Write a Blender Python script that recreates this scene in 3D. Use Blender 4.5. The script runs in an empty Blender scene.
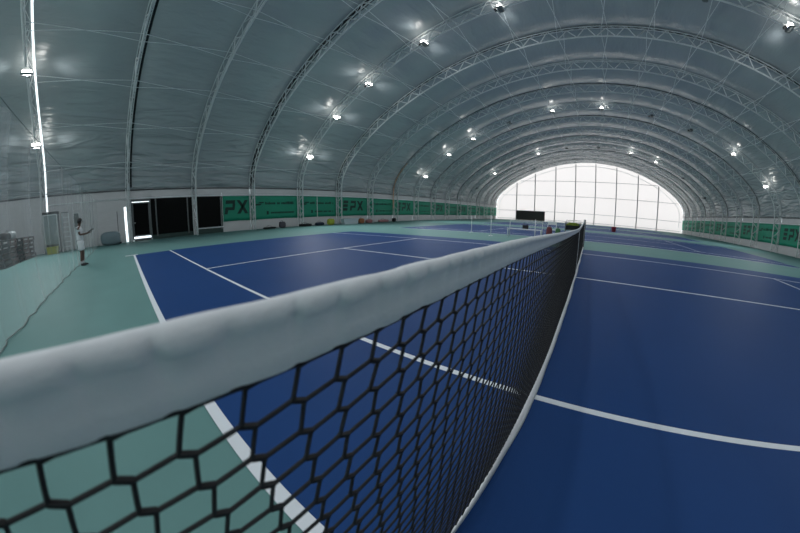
import bpy, bmesh, math, random
from mathutils import Vector, Matrix, noise
random.seed(7)
D = bpy.data
SC = bpy.context.scene
COL = SC.collection
PI = math.pi

# ------------------------------------------------------------------ camera
cam = D.cameras.new('camera')
cam.type = 'PANO'
cam.panorama_type = 'FISHEYE_LENS_POLYNOMIAL'
cam.sensor_fit = 'HORIZONTAL'
cam.sensor_width = 36.0
cam.sensor_height = 36.0 * 533 / 800
cam.fisheye_fov = math.radians(200)
cam.fisheye_polynomial_k0 = 0.0
cam.fisheye_polynomial_k1 = -7.94429396e-02
cam.fisheye_polynomial_k2 = 4.38713564e-05
cam.fisheye_polynomial_k3 = 3.72011735e-05
cam.fisheye_polynomial_k4 = -6.97335519e-07
cam.lens = 14.0
cam.clip_start = 0.01
cam.clip_end = 500
cam.dof.use_dof = True
cam.dof.focus_distance = 2.2
cam.dof.aperture_fstop = 5.0
camo = D.objects.new('camera', cam)
COL.objects.link(camo)
R_ = Vector((0.79559629, 0.60580872, 0.00472666))
U_ = Vector((-0.12029548, 0.15032535, 0.98129062))
F_ = Vector((-0.59376388, 0.78127977, -0.19247434))
M = Matrix((R_, U_, -F_)).transposed().to_4x4()
M.translation = Vector((0.18472, -0.24697, 1.11115))
camo.matrix_world = M
SC.camera = camo

# ------------------------------------------------------------------ world: bright overcast sky
w = D.worlds.new('overcast')
SC.world = w
w.use_nodes = True
bg = w.node_tree.nodes['Background']
bg.inputs[0].default_value = (0.86, 0.96, 1.0, 1)
bg.inputs[1].default_value = 2.25
SC.view_settings.view_transform = 'Standard'
SC.view_settings.look = 'None'
SC.view_settings.exposure = 0.0
SC.view_settings.gamma = 1.0
SC.view_settings.use_curve_mapping = False
cy = SC.cycles
cy.use_denoising = True
cy.max_bounces = 8
cy.diffuse_bounces = 5
cy.glossy_bounces = 3
cy.transmission_bounces = 6
cy.transparent_max_bounces = 12
cy.sample_clamp_indirect = 4.0
cy.caustics_reflective = False
cy.caustics_refractive = False

LAMP_GLOW = 14.0
SPOT_W = 130.0
DOWN_W = 880.0
ROOF_TRANS = 0.010

# ------------------------------------------------------------------ materials
def mat(name, col, rough=0.6, metal=0.0, spec=0.5, var=0.0, vscale=3.0, bump=0.0, bscale=20.0, trans=0.0, tcol=None, coords='Object', stretch=None):
    m = D.materials.new(name)
    m.use_nodes = True
    nt = m.node_tree
    N, L = nt.nodes, nt.links
    b = N['Principled BSDF']
    b.inputs['Base Color'].default_value = (*col, 1)
    b.inputs['Roughness'].default_value = rough
    b.inputs['Metallic'].default_value = metal
    b.inputs['Specular IOR Level'].default_value = spec
    tc = mp = None
    if var or bump:
        tc = N.new('ShaderNodeTexCoord')
        mp = N.new('ShaderNodeMapping')
        L.new(tc.outputs[coords], mp.inputs[0])
        if stretch: mp.inputs['Scale'].default_value = stretch
    colsock = None
    if var:
        n = N.new('ShaderNodeTexNoise'); n.inputs['Scale'].default_value = vscale; n.inputs['Detail'].default_value = 4
        L.new(mp.outputs[0], n.inputs[0])
        mx = N.new('ShaderNodeMix'); mx.data_type = 'RGBA'
        L.new(n.outputs[0], mx.inputs[0])
        mx.inputs[6].default_value = (*[c * (1 - var) for c in col], 1)
        mx.inputs[7].default_value = (*[min(1, c * (1 + var)) for c in col], 1)
        L.new(mx.outputs[2], b.inputs['Base Color'])
        colsock = mx.outputs[2]
    if bump:
        n2 = N.new('ShaderNodeTexNoise'); n2.inputs['Scale'].default_value = bscale; n2.inputs['Detail'].default_value = 3
        L.new(mp.outputs[0], n2.inputs[0])
        bp = N.new('ShaderNodeBump'); bp.inputs['Strength'].default_value = bump; bp.inputs['Distance'].default_value = 0.05
        L.new(n2.outputs[0], bp.inputs['Height']); L.new(bp.outputs[0], b.inputs['Normal'])
    if trans:
        t = N.new('ShaderNodeBsdfTranslucent'); t.inputs[0].default_value = (*(tcol or (1, 1, 1)), 1)
        ms = N.new('ShaderNodeMixShader'); ms.inputs[0].default_value = trans
        out = N['Material Output']
        L.new(b.outputs[0], ms.inputs[1]); L.new(t.outputs[0], ms.inputs[2]); L.new(ms.outputs[0], out.inputs[0])
    return m

def emis(name, col, s):
    m = D.materials.new(name); m.use_nodes = True
    nt = m.node_tree; nt.nodes.clear()
    e = nt.nodes.new('ShaderNodeEmission'); e.inputs[0].default_value = (*col, 1); e.inputs[1].default_value = s
    o = nt.nodes.new('ShaderNodeOutputMaterial'); nt.links.new(e.outputs[0], o.inputs[0])
    return m

def sheer(name, col, density, weave=True):
    """fine see-through mesh fabric: part diffuse, part transparent, with folds of denser weave"""
    m = D.materials.new(name); m.use_nodes = True
    nt = m.node_tree; N, L = nt.nodes, nt.links
    b = N['Principled BSDF']; b.inputs['Base Color'].default_value = (*col, 1); b.inputs['Roughness'].default_value = 0.9
    t = N.new('ShaderNodeBsdfTransparent'); ms = N.new('ShaderNodeMixShader')
    L.new(t.outputs[0], ms.inputs[1]); L.new(b.outputs[0], ms.inputs[2]); L.new(ms.outputs[0], N['Material Output'].inputs[0])
    tc = N.new('ShaderNodeTexCoord'); mp = N.new('ShaderNodeMapping'); mp.inputs['Scale'].default_value = (1, 1, 0.03)
    n = N.new('ShaderNodeTexNoise'); n.inputs['Scale'].default_value = 2.2; n.inputs['Detail'].default_value = 3
    mr = N.new('ShaderNodeMapRange'); mr.inputs[1].default_value = 0.4; mr.inputs[2].default_value = 0.72
    mr.inputs[3].default_value = density * 0.7; mr.inputs[4].default_value = density * 2.0
    L.new(tc.outputs['Object'], mp.inputs[0]); L.new(mp.outputs[0], n.inputs[0]); L.new(n.outputs[0], mr.inputs[0]); L.new(mr.outputs[0], ms.inputs[0])
    return m

MT = {}
MT['green_court'] = mat('green_acrylic', (0.135, 0.265, 0.255), 0.55, spec=0.05, var=0.08, vscale=1.2, bump=0.08, bscale=260)
MT['blue_court'] = mat('blue_acrylic', (0.018, 0.058, 0.185), 0.55, spec=0.05, var=0.10, vscale=0.9, bump=0.08, bscale=260)
MT['line'] = mat('white_line_paint', (0.72, 0.76, 0.80), 0.6, var=0.05, vscale=6)
MT['steel'] = mat('galvanised_steel', (0.72, 0.74, 0.74), 0.5, metal=0.0, var=0.12, vscale=3)
MT['dark'] = mat('dark_rubber_strip', (0.012, 0.014, 0.016), 0.7)
MT['black_panel'] = mat('black_glass_panel', (0.005, 0.0055, 0.0055), 0.4, spec=0.08)
MT['board'] = mat('dark_board', (0.05, 0.048, 0.046), 0.6)
MT['frame'] = mat('grey_aluminium', (0.16, 0.17, 0.17), 0.4, metal=0.5)
MT['white_paint'] = mat('white_powder_coat', (0.72, 0.75, 0.76), 0.45)
MT['banner'] = mat('green_banner_fabric', (0.012, 0.31, 0.19), 0.6, var=0.12, vscale=0.8)
MT['banner_print'] = mat('dark_banner_print', (0.004, 0.045, 0.034), 0.6)
MT['net'] = mat('black_net_cord', (0.004, 0.0045, 0.006), 0.7)
MT['tape'] = mat('white_net_tape', (0.74, 0.76, 0.78), 0.75, var=0.05, vscale=14, bump=0.06, bscale=120)
MT['wall_fabric'] = mat('white_wall_fabric', (0.44, 0.43, 0.435), 0.7, var=0.07, vscale=0.9, bump=0.6, bscale=1.6, trans=0.035, stretch=(1, 1, 2.4))
MT['endwall'] = mat('translucent_white_fabric', (0.80, 0.79, 0.80), 0.6, trans=0.80, tcol=(0.90, 0.84, 0.815), var=0.03, vscale=0.6)
MT['backwall'] = mat('back_wall_fabric', (0.6, 0.62, 0.64), 0.6, trans=0.50, tcol=(0.88, 0.90, 0.9))
MT['mid_grey'] = mat('grey_steel_column', (0.35, 0.35, 0.37), 0.5)
MT['snow'] = mat('snow_ground', (0.8, 0.82, 0.85), 0.9)
MT['hemdark'] = mat('dark_hem_shadow', (0.11, 0.11, 0.115), 0.7, var=0.4, vscale=0.7)  # shade under the roof hem, given as a dark colour
MT['lens'] = emis('lamp_lens', (1.0, 0.98, 0.93), LAMP_GLOW)

# roof membrane: glossy coated fabric, creased, slightly translucent
def membrane_mat():
    m = D.materials.new('coated_membrane'); m.use_nodes = True
    nt = m.node_tree; N, L = nt.nodes, nt.links
    b = N['Principled BSDF']
    b.inputs['Roughness'].default_value = 0.25; b.inputs['Specular IOR Level'].default_value = 1.0
    tc = N.new('ShaderNodeTexCoord')
    n = N.new('ShaderNodeTexNoise'); n.inputs['Scale'].default_value = 0.35; n.inputs['Detail'].default_value = 5
    L.new(tc.outputs['Object'], n.inputs[0])
    mx = N.new('ShaderNodeMix'); mx.data_type = 'RGBA'
    mx.inputs[6].default_value = (0.29, 0.325, 0.335, 1); mx.inputs[7].default_value = (0.40, 0.435, 0.445, 1)
    L.new(n.outputs[0], mx.inputs[0]); L.new(mx.outputs[2], b.inputs['Base Color'])
    # long creases running with the hall, plus small crumples
    mp = N.new('ShaderNodeMapping'); mp.inputs['Scale'].default_value = (1.0, 0.28, 1.6)
    L.new(tc.outputs['Object'], mp.inputs[0])
    n2 = N.new('ShaderNodeTexNoise'); n2.inputs['Scale'].default_value = 1.1; n2.inputs['Detail'].default_value = 4; n2.inputs['Distortion'].default_value = 0.6
    L.new(mp.outputs[0], n2.inputs[0])
    b1 = N.new('ShaderNodeBump'); b1.inputs['Strength'].default_value = 0.9; b1.inputs['Distance'].default_value = 0.09
    L.new(n2.outputs[0], b1.inputs['Height'])
    n3 = N.new('ShaderNodeTexNoise'); n3.inputs['Scale'].default_value = 7; n3.inputs['Detail'].default_value = 3
    L.new(mp.outputs[0], n3.inputs[0])
    b2 = N.new('ShaderNodeBump'); b2.inputs['Strength'].default_value = 0.6; b2.inputs['Distance'].default_value = 0.03
    L.new(n3.outputs[0], b2.inputs['Height']); L.new(b1.outputs[0], b2.inputs['Normal'])
    # taut horizontal creases, strong on the steep skirts of the roof, fading towards the crown
    mp4 = N.new('ShaderNodeMapping'); mp4.inputs['Scale'].default_value = (0.5, 0.20, 1.5)
    L.new(tc.outputs['Object'], mp4.inputs[0])
    n4 = N.new('ShaderNodeTexNoise'); n4.inputs['Scale'].default_value = 1.3; n4.inputs['Detail'].default_value = 2.5; n4.inputs['Distortion'].default_value = 1.2
    L.new(mp4.outputs[0], n4.inputs[0])
    sx = N.new('ShaderNodeSeparateXYZ'); L.new(tc.outputs['Object'], sx.inputs[0])
    mr = N.new('ShaderNodeMapRange'); mr.inputs[1].default_value = 3.3; mr.inputs[2].default_value = 9.0; mr.inputs[3].default_value = 1.0; mr.inputs[4].default_value = 0.10
    L.new(sx.outputs[2], mr.inputs[0])
    b4 = N.new('ShaderNodeBump'); b4.inputs['Distance'].default_value = 0.55
    L.new(mr.outputs[0], b4.inputs['Strength']); L.new(n4.outputs[0], b4.inputs['Height']); L.new(b2.outputs[0], b4.inputs['Normal'])
    L.new(b4.outputs[0], b.inputs['Normal'])
    t = N.new('ShaderNodeBsdfTranslucent'); t.inputs[0].default_value = (0.86, 0.95, 1.0, 1)
    ms = N.new('ShaderNodeMixShader'); ms.inputs[0].default_value = ROOF_TRANS
    L.new(b.outputs[0], ms.inputs[1]); L.new(t.outputs[0], ms.inputs[2]); L.new(ms.outputs[0], N['Material Output'].inputs[0])
    return m
MT['membrane'] = membrane_mat()

# ------------------------------------------------------------------ mesh helpers
class MB:
    def __init__(s): s.v, s.f = [], []
    def box(s, a, b):
        x0, y0, z0 = a; x1, y1, z1 = b
        n = len(s.v)
        s.v += [(x0, y0, z0), (x1, y0, z0), (x1, y1, z0), (x0, y1, z0), (x0, y0, z1), (x1, y0, z1), (x1, y1, z1), (x0, y1, z1)]
        s.f += [tuple(n + i for i in q) for q in ((0, 3, 2, 1), (4, 5, 6, 7), (0, 1, 5, 4), (1, 2, 6, 5), (2, 3, 7, 6), (3, 0, 4, 7))]
        return s
    def tube(s, pts, r, n=6, cap=True, rot=0.0, closed=False):
        pts = [Vector(p) for p in pts]
        rs = r if isinstance(r, (list, tuple)) else [r] * len(pts)
        base = len(s.v); up = None
        K = len(pts)
        for i, p in enumerate(pts):
            if closed: t = pts[(i + 1) % K] - pts[i - 1]
            else: t = (pts[min(i + 1, K - 1)] - pts[max(i - 1, 0)])
            t.normalize()
            if up is None:
                up = Vector((0, 0, 1)) if abs(t.z) < 0.9 else Vector((0, 1, 0))
            x = t.cross(up)
            if x.length < 1e-6: x = t.cross(Vector((1, 0, 0)))
            x.normalize(); y = x.cross(t); up = y
            for k in range(n):
                a = rot + 2 * PI * k / n
                s.v.append(tuple(p + (x * math.cos(a) + y * math.sin(a)) * rs[i]))
        for i in range(K if closed else K - 1):
            i2 = (i + 1) % K
            for k in range(n):
                k2 = (k + 1) % n
                s.f.append((base + i * n + k, base + i * n + k2, base + i2 * n + k2, base + i2 * n + k))
        if cap and not closed:
            s.f.append(tuple(base + k for k in range(n - 1, -1, -1)))
            s.f.append(tuple(base + (K - 1) * n + k for k in range(n)))
        return s
    def grid(s, rows):
        base = len(s.v); nr, nc = len(rows), len(rows[0])
        for r in rows: s.v += [tuple(p) for p in r]
        for i in range(nr - 1):
            for j in range(nc - 1):
                s.f.append((base + i * nc + j, base + i * nc + j + 1, base + (i + 1) * nc + j + 1, base + (i + 1) * nc + j))
        return s
    def prism(s, poly, axis, a, b):
        """poly of 2D points extruded along axis ('x','y','z') from a to b"""
        n = len(poly); base = len(s.v)
        def P(u, v, t):
            return {'x': (t, u, v), 'y': (u, t, v), 'z': (u, v, t)}[axis]
        for t in (a, b):
            for u, v in poly: s.v.append(P(u, v, t))
        s.f.append(tuple(base + k for k in range(n))); s.f.append(tuple(base + n + k for k in range(n - 1, -1, -1)))
        for k in range(n):
            k2 = (k + 1) % n
            s.f.append((base + k, base + n + k, base + n + k2, base + k2))
        return s
    def ball(s, c, r, nu=10, nv=7, sc=(1, 1, 1)):
        rows = []
        for j in range(nv + 1):
            ph = PI * j / nv
            rows.append([(c[0] + r * sc[0] * math.sin(ph) * math.cos(2 * PI * i / nu), c[1] + r * sc[1] * math.sin(ph) * math.sin(2 * PI * i / nu), c[2] + r * sc[2] * math.cos(ph)) for i in range(nu + 1)])
        return s.grid(rows)
    def mesh(s, name, m=None, smooth=False, fix=True):
        me = D.meshes.new(name); me.from_pydata(s.v, [], s.f)
        if fix:
            bm = bmesh.new(); bm.from_mesh(me)
            bmesh.ops.remove_doubles(bm, verts=bm.verts, dist=1e-6)
            bmesh.ops.recalc_face_normals(bm, faces=bm.faces)
            bm.to_mesh(me); bm.free()
        if smooth:
            me.polygons.foreach_set('use_smooth', [True] * len(me.polygons))
        if m: me.materials.append(m)
        me.update()
        return me
    def build(s, name, m, parent=None, smooth=False, fix=True, loc=None):
        o = D.objects.new(name, s.mesh(name, m, smooth, fix)); COL.objects.link(o)
        if loc: o.location = loc
        if parent: o.parent = parent
        return o

def tag(o, label=None, cat=None, group=None, kind=None):
    if label: o['label'] = label
    if cat: o['category'] = cat
    if group: o['group'] = group
    if kind: o['kind'] = kind
    return o
def empty(name, loc=(0, 0, 0), rz=0):
    o = D.objects.new(name, None); COL.objects.link(o); o.location = loc; o.rotation_euler = (0, 0, rz); return o
def bevel(o, wd=0.01, seg=2):
    md = o.modifiers.new('bevel', 'BEVEL'); md.width = wd; md.segments = seg; md.limit_method = 'ANGLE'; return o

# ------------------------------------------------------------------ hall geometry
XC, HW = -0.75, 20.45
XL, XR = XC - HW, XC + HW
YE, YB = 66.0, -14.0
SP = 4.396
RIBS = [-9.6, -5.1] + [0.124 + SP * k for k in range(15)]        # rib index -2.. ; RIBS[1]=rib 0 , RIBS[2]=rib 1
CP = [(20.45, 0), (20.45, 1.6), (20.45, 3.2), (20.25, 4.5), (19.5, 5.75), (18.2, 7.0), (16.3, 8.4), (14, 9.7), (11, 11.0), (8, 12.0), (5, 12.65), (2, 13.0), (0, 13.08)]
def catmull(P, n):
    out = []
    Q = [P[0]] + P + [(-P[-2][0], P[-2][1])]
    for i in range(1, len(Q) - 2):
        p0, p1, p2, p3 = [Vector(q) for q in Q[i - 1:i + 3]]
        for k in range(n):
            t = k / n
            out.append(0.5 * ((2 * p1) + (p2 - p0) * t + (2 * p0 - 5 * p1 + 4 * p2 - p3) * t * t + (3 * p1 - p0 - 3 * p2 + p3) * t ** 3))
    out.append(Vector(P[-1]))
    return out
half = catmull(CP, 6)
full = [Vector((-p.x, p.y)) for p in half] + [Vector((p.x, p.y)) for p in reversed(half[:-1])]   # left foot to right foot
# arc length table
AL = [0.0]
for i in range(1, len(full)): AL.append(AL[-1] + (full[i] - full[i - 1]).length)
LTOT = AL[-1]
def arch(s, off=0.0):
    """point (x,z) at arc length s, moved off metres towards the inside"""
    s = max(0, min(LTOT, s))
    i = 1
    while i < len(AL) - 1 and AL[i] < s: i += 1
    t = (s - AL[i - 1]) / (AL[i] - AL[i - 1])
    p = full[i - 1].lerp(full[i], t)
    e = 0.35
    def raw(q):
        q = max(0, min(LTOT, q)); j = 1
        while j < len(AL) - 1 and AL[j] < q: j += 1
        return full[j - 1].lerp(full[j], (q - AL[j - 1]) / (AL[j] - AL[j - 1]))
    d = raw(s + e) - raw(s - e); d.normalize()
    n = Vector((d.y, -d.x))          # inside normal (going left->right over the top, inside is to the right)
    p = p + n * off
    return Vector((p.x + XC, p.y))
S_LIP = 3.3                          # membrane starts here along the arc

# ------------------------------------------------------------------ ground outside and floor
g = MB().box((-70, -60, -0.30), (70, 130, -0.12)).build('ground', MT['snow']); tag(g, kind='structure')
fl = MB().box((XL - 0.6, YB, -0.12), (XR + 0.6, YE + 0.2, 0.0)).build('floor', MT['green_court']); tag(fl, kind='structure')
def court(y0, near):
    c = MB().box((-11.885, y0, 0.0), (11.885, y0 + 10.97, 0.003)).build('court_surface', MT['blue_court'], fl)
    Z0, Z1 = 0.003, 0.006
    def ln(a, b): MB().box((a[0], a[1], Z0), (b[0], b[1], Z1)).build('court_line', MT['line'], fl)
    W = 0.05
    ln((-12.02, y0 - 0.32), (-11.86, y0 + 0.14)) if near else None
    ln((-11.885, y0 - 0.02), (11.885, y0 + W))                        # near doubles sideline
    for yy in (y0 + 1.37, y0 + 9.6): ln((-11.885, yy - W / 2), (11.885, yy + W / 2))
    MB().box((-6.4, y0 + 5.485 - W / 2, Z0), (6.4, y0 + 5.485 + W / 2, Z1)).build('court_line', MT['line'], fl)
    for xx in (-6.4, 6.4): ln((xx - W / 2, y0 + 1.37), (xx + W / 2, y0 + 9.6))
court(0.0, True)
for y0 in (15.45, 30.9, 46.4): court(y0, False)

# ------------------------------------------------------------------ roof membrane
ceil = empty('ceiling'); tag(ceil, kind='structure')
YS = [YB] + RIBS + [YE]
# first panel: from back wall to rib 0 ; gap along rib 0 lets daylight in
def panel(y0, y1, sag=0.34, ny=10, s0=S_LIP, s1=None):
    s1 = s1 or LTOT - S_LIP
    n = 84; rows = []
    for i in range(n + 1):
        s = s0 + (s1 - s0) * i / n
        row = []
        for j in range(ny + 1):
            t = j / ny; y = y0 + (y1 - y0) * t
            edge = math.sin(PI * t)
            wr = noise.noise(Vector((s * 0.55, y * 0.35, 3.1))) * 0.10 * edge
            wr += noise.noise(Vector((s * 2.1, y * 0.5, 9.7))) * 0.030 * edge
            p = arch(s, -0.10 + sag * edge ** 0.8 + wr)
            row.append((p.x, y, p.y))
        rows.append(row)
    return MB().grid(rows).build('membrane_panel', MT['membrane'], ceil, smooth=True)
GAP = (-5.00, -4.89)
panel(YB, RIBS[0], ny=6)
panel(RIBS[0], GAP[0])
panel(GAP[1], RIBS[2])
for i in range(2, len(RIBS) - 1): panel(RIBS[i], RIBS[i + 1])
panel(RIBS[-1], YE, ny=6)
# closed stretch of the seam on the right half, open slit on the left
MB().grid([[(arch(s, -0.12).x, y, arch(s, -0.12).y) for y in (GAP[0] - 0.03, GAP[1] + 0.03)] for s in [LTOT * 0.5 + (LTOT * 0.5 - S_LIP) * i / 40 for i in range(41)]]).build('seam_cover', MT['membrane'], ceil)

# ------------------------------------------------------------------ side walls
def wall_strip(mb, x, y0, y1, z0, z1, amp=0.02, seed=0.0, nx=18, nz=8):
    rows = []
    for i in range(nz + 1):
        z = z0 + (z1 - z0) * i / nz
        rows.append([(x + amp * noise.noise(Vector((y0 + (y1 - y0) * j / nx, z * 2.2, seed))) * 2, y0 + (y1 - y0) * j / nx, z) for j in range(nx + 1)])
    mb.grid(rows)
for side, X, sg in (('left', XL - 0.12, 1), ('right', XR + 0.12, -1)):
    wl = empty('wall_' + side); tag(wl, kind='structure')
    yy = [YB, -9.6, -5.02] if side == 'left' else [YB, -9.6, -5.1]
    segs = []
    if side == 'left':
        segs = [(YB, -9.6, 0), (-9.6, -5.00, 0), (-4.89, -0.17, 0), (0.03, 0.28, 0)]
        # the door bay and the black panels are separate; above them fabric
        segs += [(0.28, RIBS[3], 2.62), (RIBS[3], 6.60, 2.62), (6.60, RIBS[4], 0), (RIBS[3] - 0.12, RIBS[3] + 0.12, 0), (1.50, 1.60, 0)]
        k0 = 4
        m = MB(); wall_strip(m, X, -5.00, -4.89, 0, 2.0); m.build('fabric_panel', MT['wall_fabric'], wl, True)
        m = MB(); wall_strip(m, X, -0.17, 0.03, 2.2, 3.35); m.build('fabric_panel', MT['wall_fabric'], wl, True)
    else:
        segs = [(YB, -9.6, 0), (-9.6, RIBS[1], 0), (RIBS[1], RIBS[2], 0), (RIBS[2], RIBS[3], 0), (RIBS[3], RIBS[4], 0)]
        k0 = 4
    for k in range(k0, len(RIBS) - 1): segs.append((RIBS[k], RIBS[k + 1], 0))
    segs.append((RIBS[-1], YE, 0))
    for y0, y1, z0 in segs:
        m = MB(); wall_strip(m, X - sg * 0.02, y0, y1, z0, 3.36, seed=y0)
        m.build('fabric_panel', MT['wall_fabric'], wl, True)
    # rail on top of the banners
    m = MB().box((X + sg * 0.03, YB if side == 'right' else -4.8, 2.66), (X + sg * 0.09, YE, 2.72))
    m.build('rail', MT['white_paint'], wl)
    # lip: hem of the roof membrane, lapping inside of the wall
    ys = [YB + (YE - YB) * j / 200 for j in range(201)]
    if side == 'left': pieces = [[y for y in ys if y < -5.05] + [-5.0], [-4.89] + [y for y in ys if y > -4.8]]
    else: pieces = [ys]
    for pc in pieces:
        rows = []
        for dz, dx in ((0.04, 0.22), (-0.03, 0.26), (-0.06, 0.14), (-0.02, 0.0)):
            rows.append([(X + sg * (dx + 0.02 * noise.noise(Vector((y * .8, 0, 1)))), y, 3.33 + dz + 0.02 * noise.noise(Vector((y * .9, 5, 1)))) for y in pc])
        MB().grid(rows).build('membrane_hem', MT['membrane'], wl, True)
        MB().grid([[(X + sg * dx, y, z) for y in (pc[0], pc[-1])] for dx, z in ((.02, 3.26), (.05, 3.26), (.05, 3.17), (.02, 3.17))]).build('hem_shadow_strip', MT['hemdark'], wl)  # shadow line below the hem, built as a dark strip

# ------------------------------------------------------------------ far end wall (translucent, day behind it)
def top_z(x, inset=0.0):
    """height of the arch at world x"""
    u = abs(x - XC)
    best = 0
    for i in range(1, len(half)):
        a, b = half[i - 1], half[i]
        if (a.x >= u >= b.x) and a.x != b.x:
            t = (a.x - u) / (a.x - b.x); return a.y + (b.y - a.y) * t - inset
    return 3.0
def end_wall(name, y, m, cols, parts=True):
    we = empty(name); tag(we, kind='structure')
    xs = [XL - 0.1] + cols + [XR + 0.1]
    for a, b in zip(xs[:-1], xs[1:]):
        n = 10; poly = []
        for i in range(n + 1):
            x = a + (b - a) * i / n
            xx = min(max(x, XL + 0.02), XR - 0.02)
            poly.append((x, top_z(xx) + 0.12))
        poly = [(a, 0.0)] + poly + [(b, 0.0)]
        MB().prism(poly, 'y', y, y + 0.01).build('fabric_panel', m, we)
    return we
ECOL = [-16.35, -12.1, -7.5, -3.16, 1.1, 5.5, 10.0, 14.3]
we = end_wall('wall_far', YE, MT['endwall'], ECOL)
for x in ECOL:
    MB().box((x - 0.09, YE - 0.28, 0), (x + 0.09, YE - 0.08, top_z(x) - 0.25)).build('column', MT['mid_grey'], we)
for z, a, b in ((2.2, XL + 0.3, XR - 0.3), (5.75, XL + 1.4, XR - 1.4), (9.0, -15.5, 14.2)):
    MB().box((a, YE - 0.14, z - 0.04), (b, YE - 0.06, z + 0.04)).build('girt', MT['mid_grey'], we)
MB().box((XL + 0.3, YE - 0.12, 0.30), (XR - 0.3, YE - 0.05, 0.38)).build('girt', MT['mid_grey'], we)
pts = [arch(1.0 + (LTOT - 2) * i / 90, 0.75) for i in range(91)]
MB().tube([(p.x, YE - 0.2, p.y) for p in pts], 0.045, 6).build('arch_tube', MT['steel'], we)
wb = end_wall('wall_back', YB - 0.01, MT['backwall'], ECOL)

# ------------------------------------------------------------------ arch trusses
unit_bar = MB().tube([(0, 0, 0), (0, 0, 1)], 0.035, 5, rot=0.3).mesh('lattice_bar', MT['steel'])
def bar_between(a, b, parent, me=unit_bar, name='lattice_bar'):
    o = D.objects.new(name, me); COL.objects.link(o)
    a, b = Vector(a), Vector(b); d = b - a
    q = d.to_track_quat('Z', 'Y')
    o.rotation_mode = 'QUATERNION'; o.rotation_quaternion = q
    o.location = a; o.scale = (1, 1, d.length); o.parent = parent
    return o
cable_me = MB().tube([(0, 0, 0), (0, 0, 1)], 0.018, 5).mesh('brace_cable', MT['white_paint'])
ORD = ['first', 'second', 'third', 'fourth', 'fifth', 'sixth', 'seventh', 'eighth', 'ninth', 'tenth', 'eleventh', 'twelfth', 'thirteenth', 'fourteenth', 'fifteenth']
RLAB = {
    0: 'nearest lattice arch truss, at the left edge, with a bright daylight slit beside it',
    1: 'lattice arch truss with dark seam whose left foot stands left of the black door',
    2: 'pale lattice arch truss whose left foot stands between the two black wall panels',
    3: 'lattice arch truss with dark seam whose left foot stands right of the first green banner',
    4: 'lattice arch truss carrying the nearest row of glowing floodlights across the roof',
    5: 'widest fully visible white lattice arch truss, dark seam above, left foot by the lime bag',
    6: 'pale lattice arch truss directly behind the widest fully visible one',
    7: 'dark seamed arch truss with an orange strip of leaking glow up its left leg',  # the orange strip stands in for daylight leaking at the seam
    8: 'lattice arch truss carrying the second row of floodlights from the front',
    12: 'lattice arch truss carrying the farthest row of floodlights',
}
NT = 22
PITCH = 0.60
trusses = {}
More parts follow.
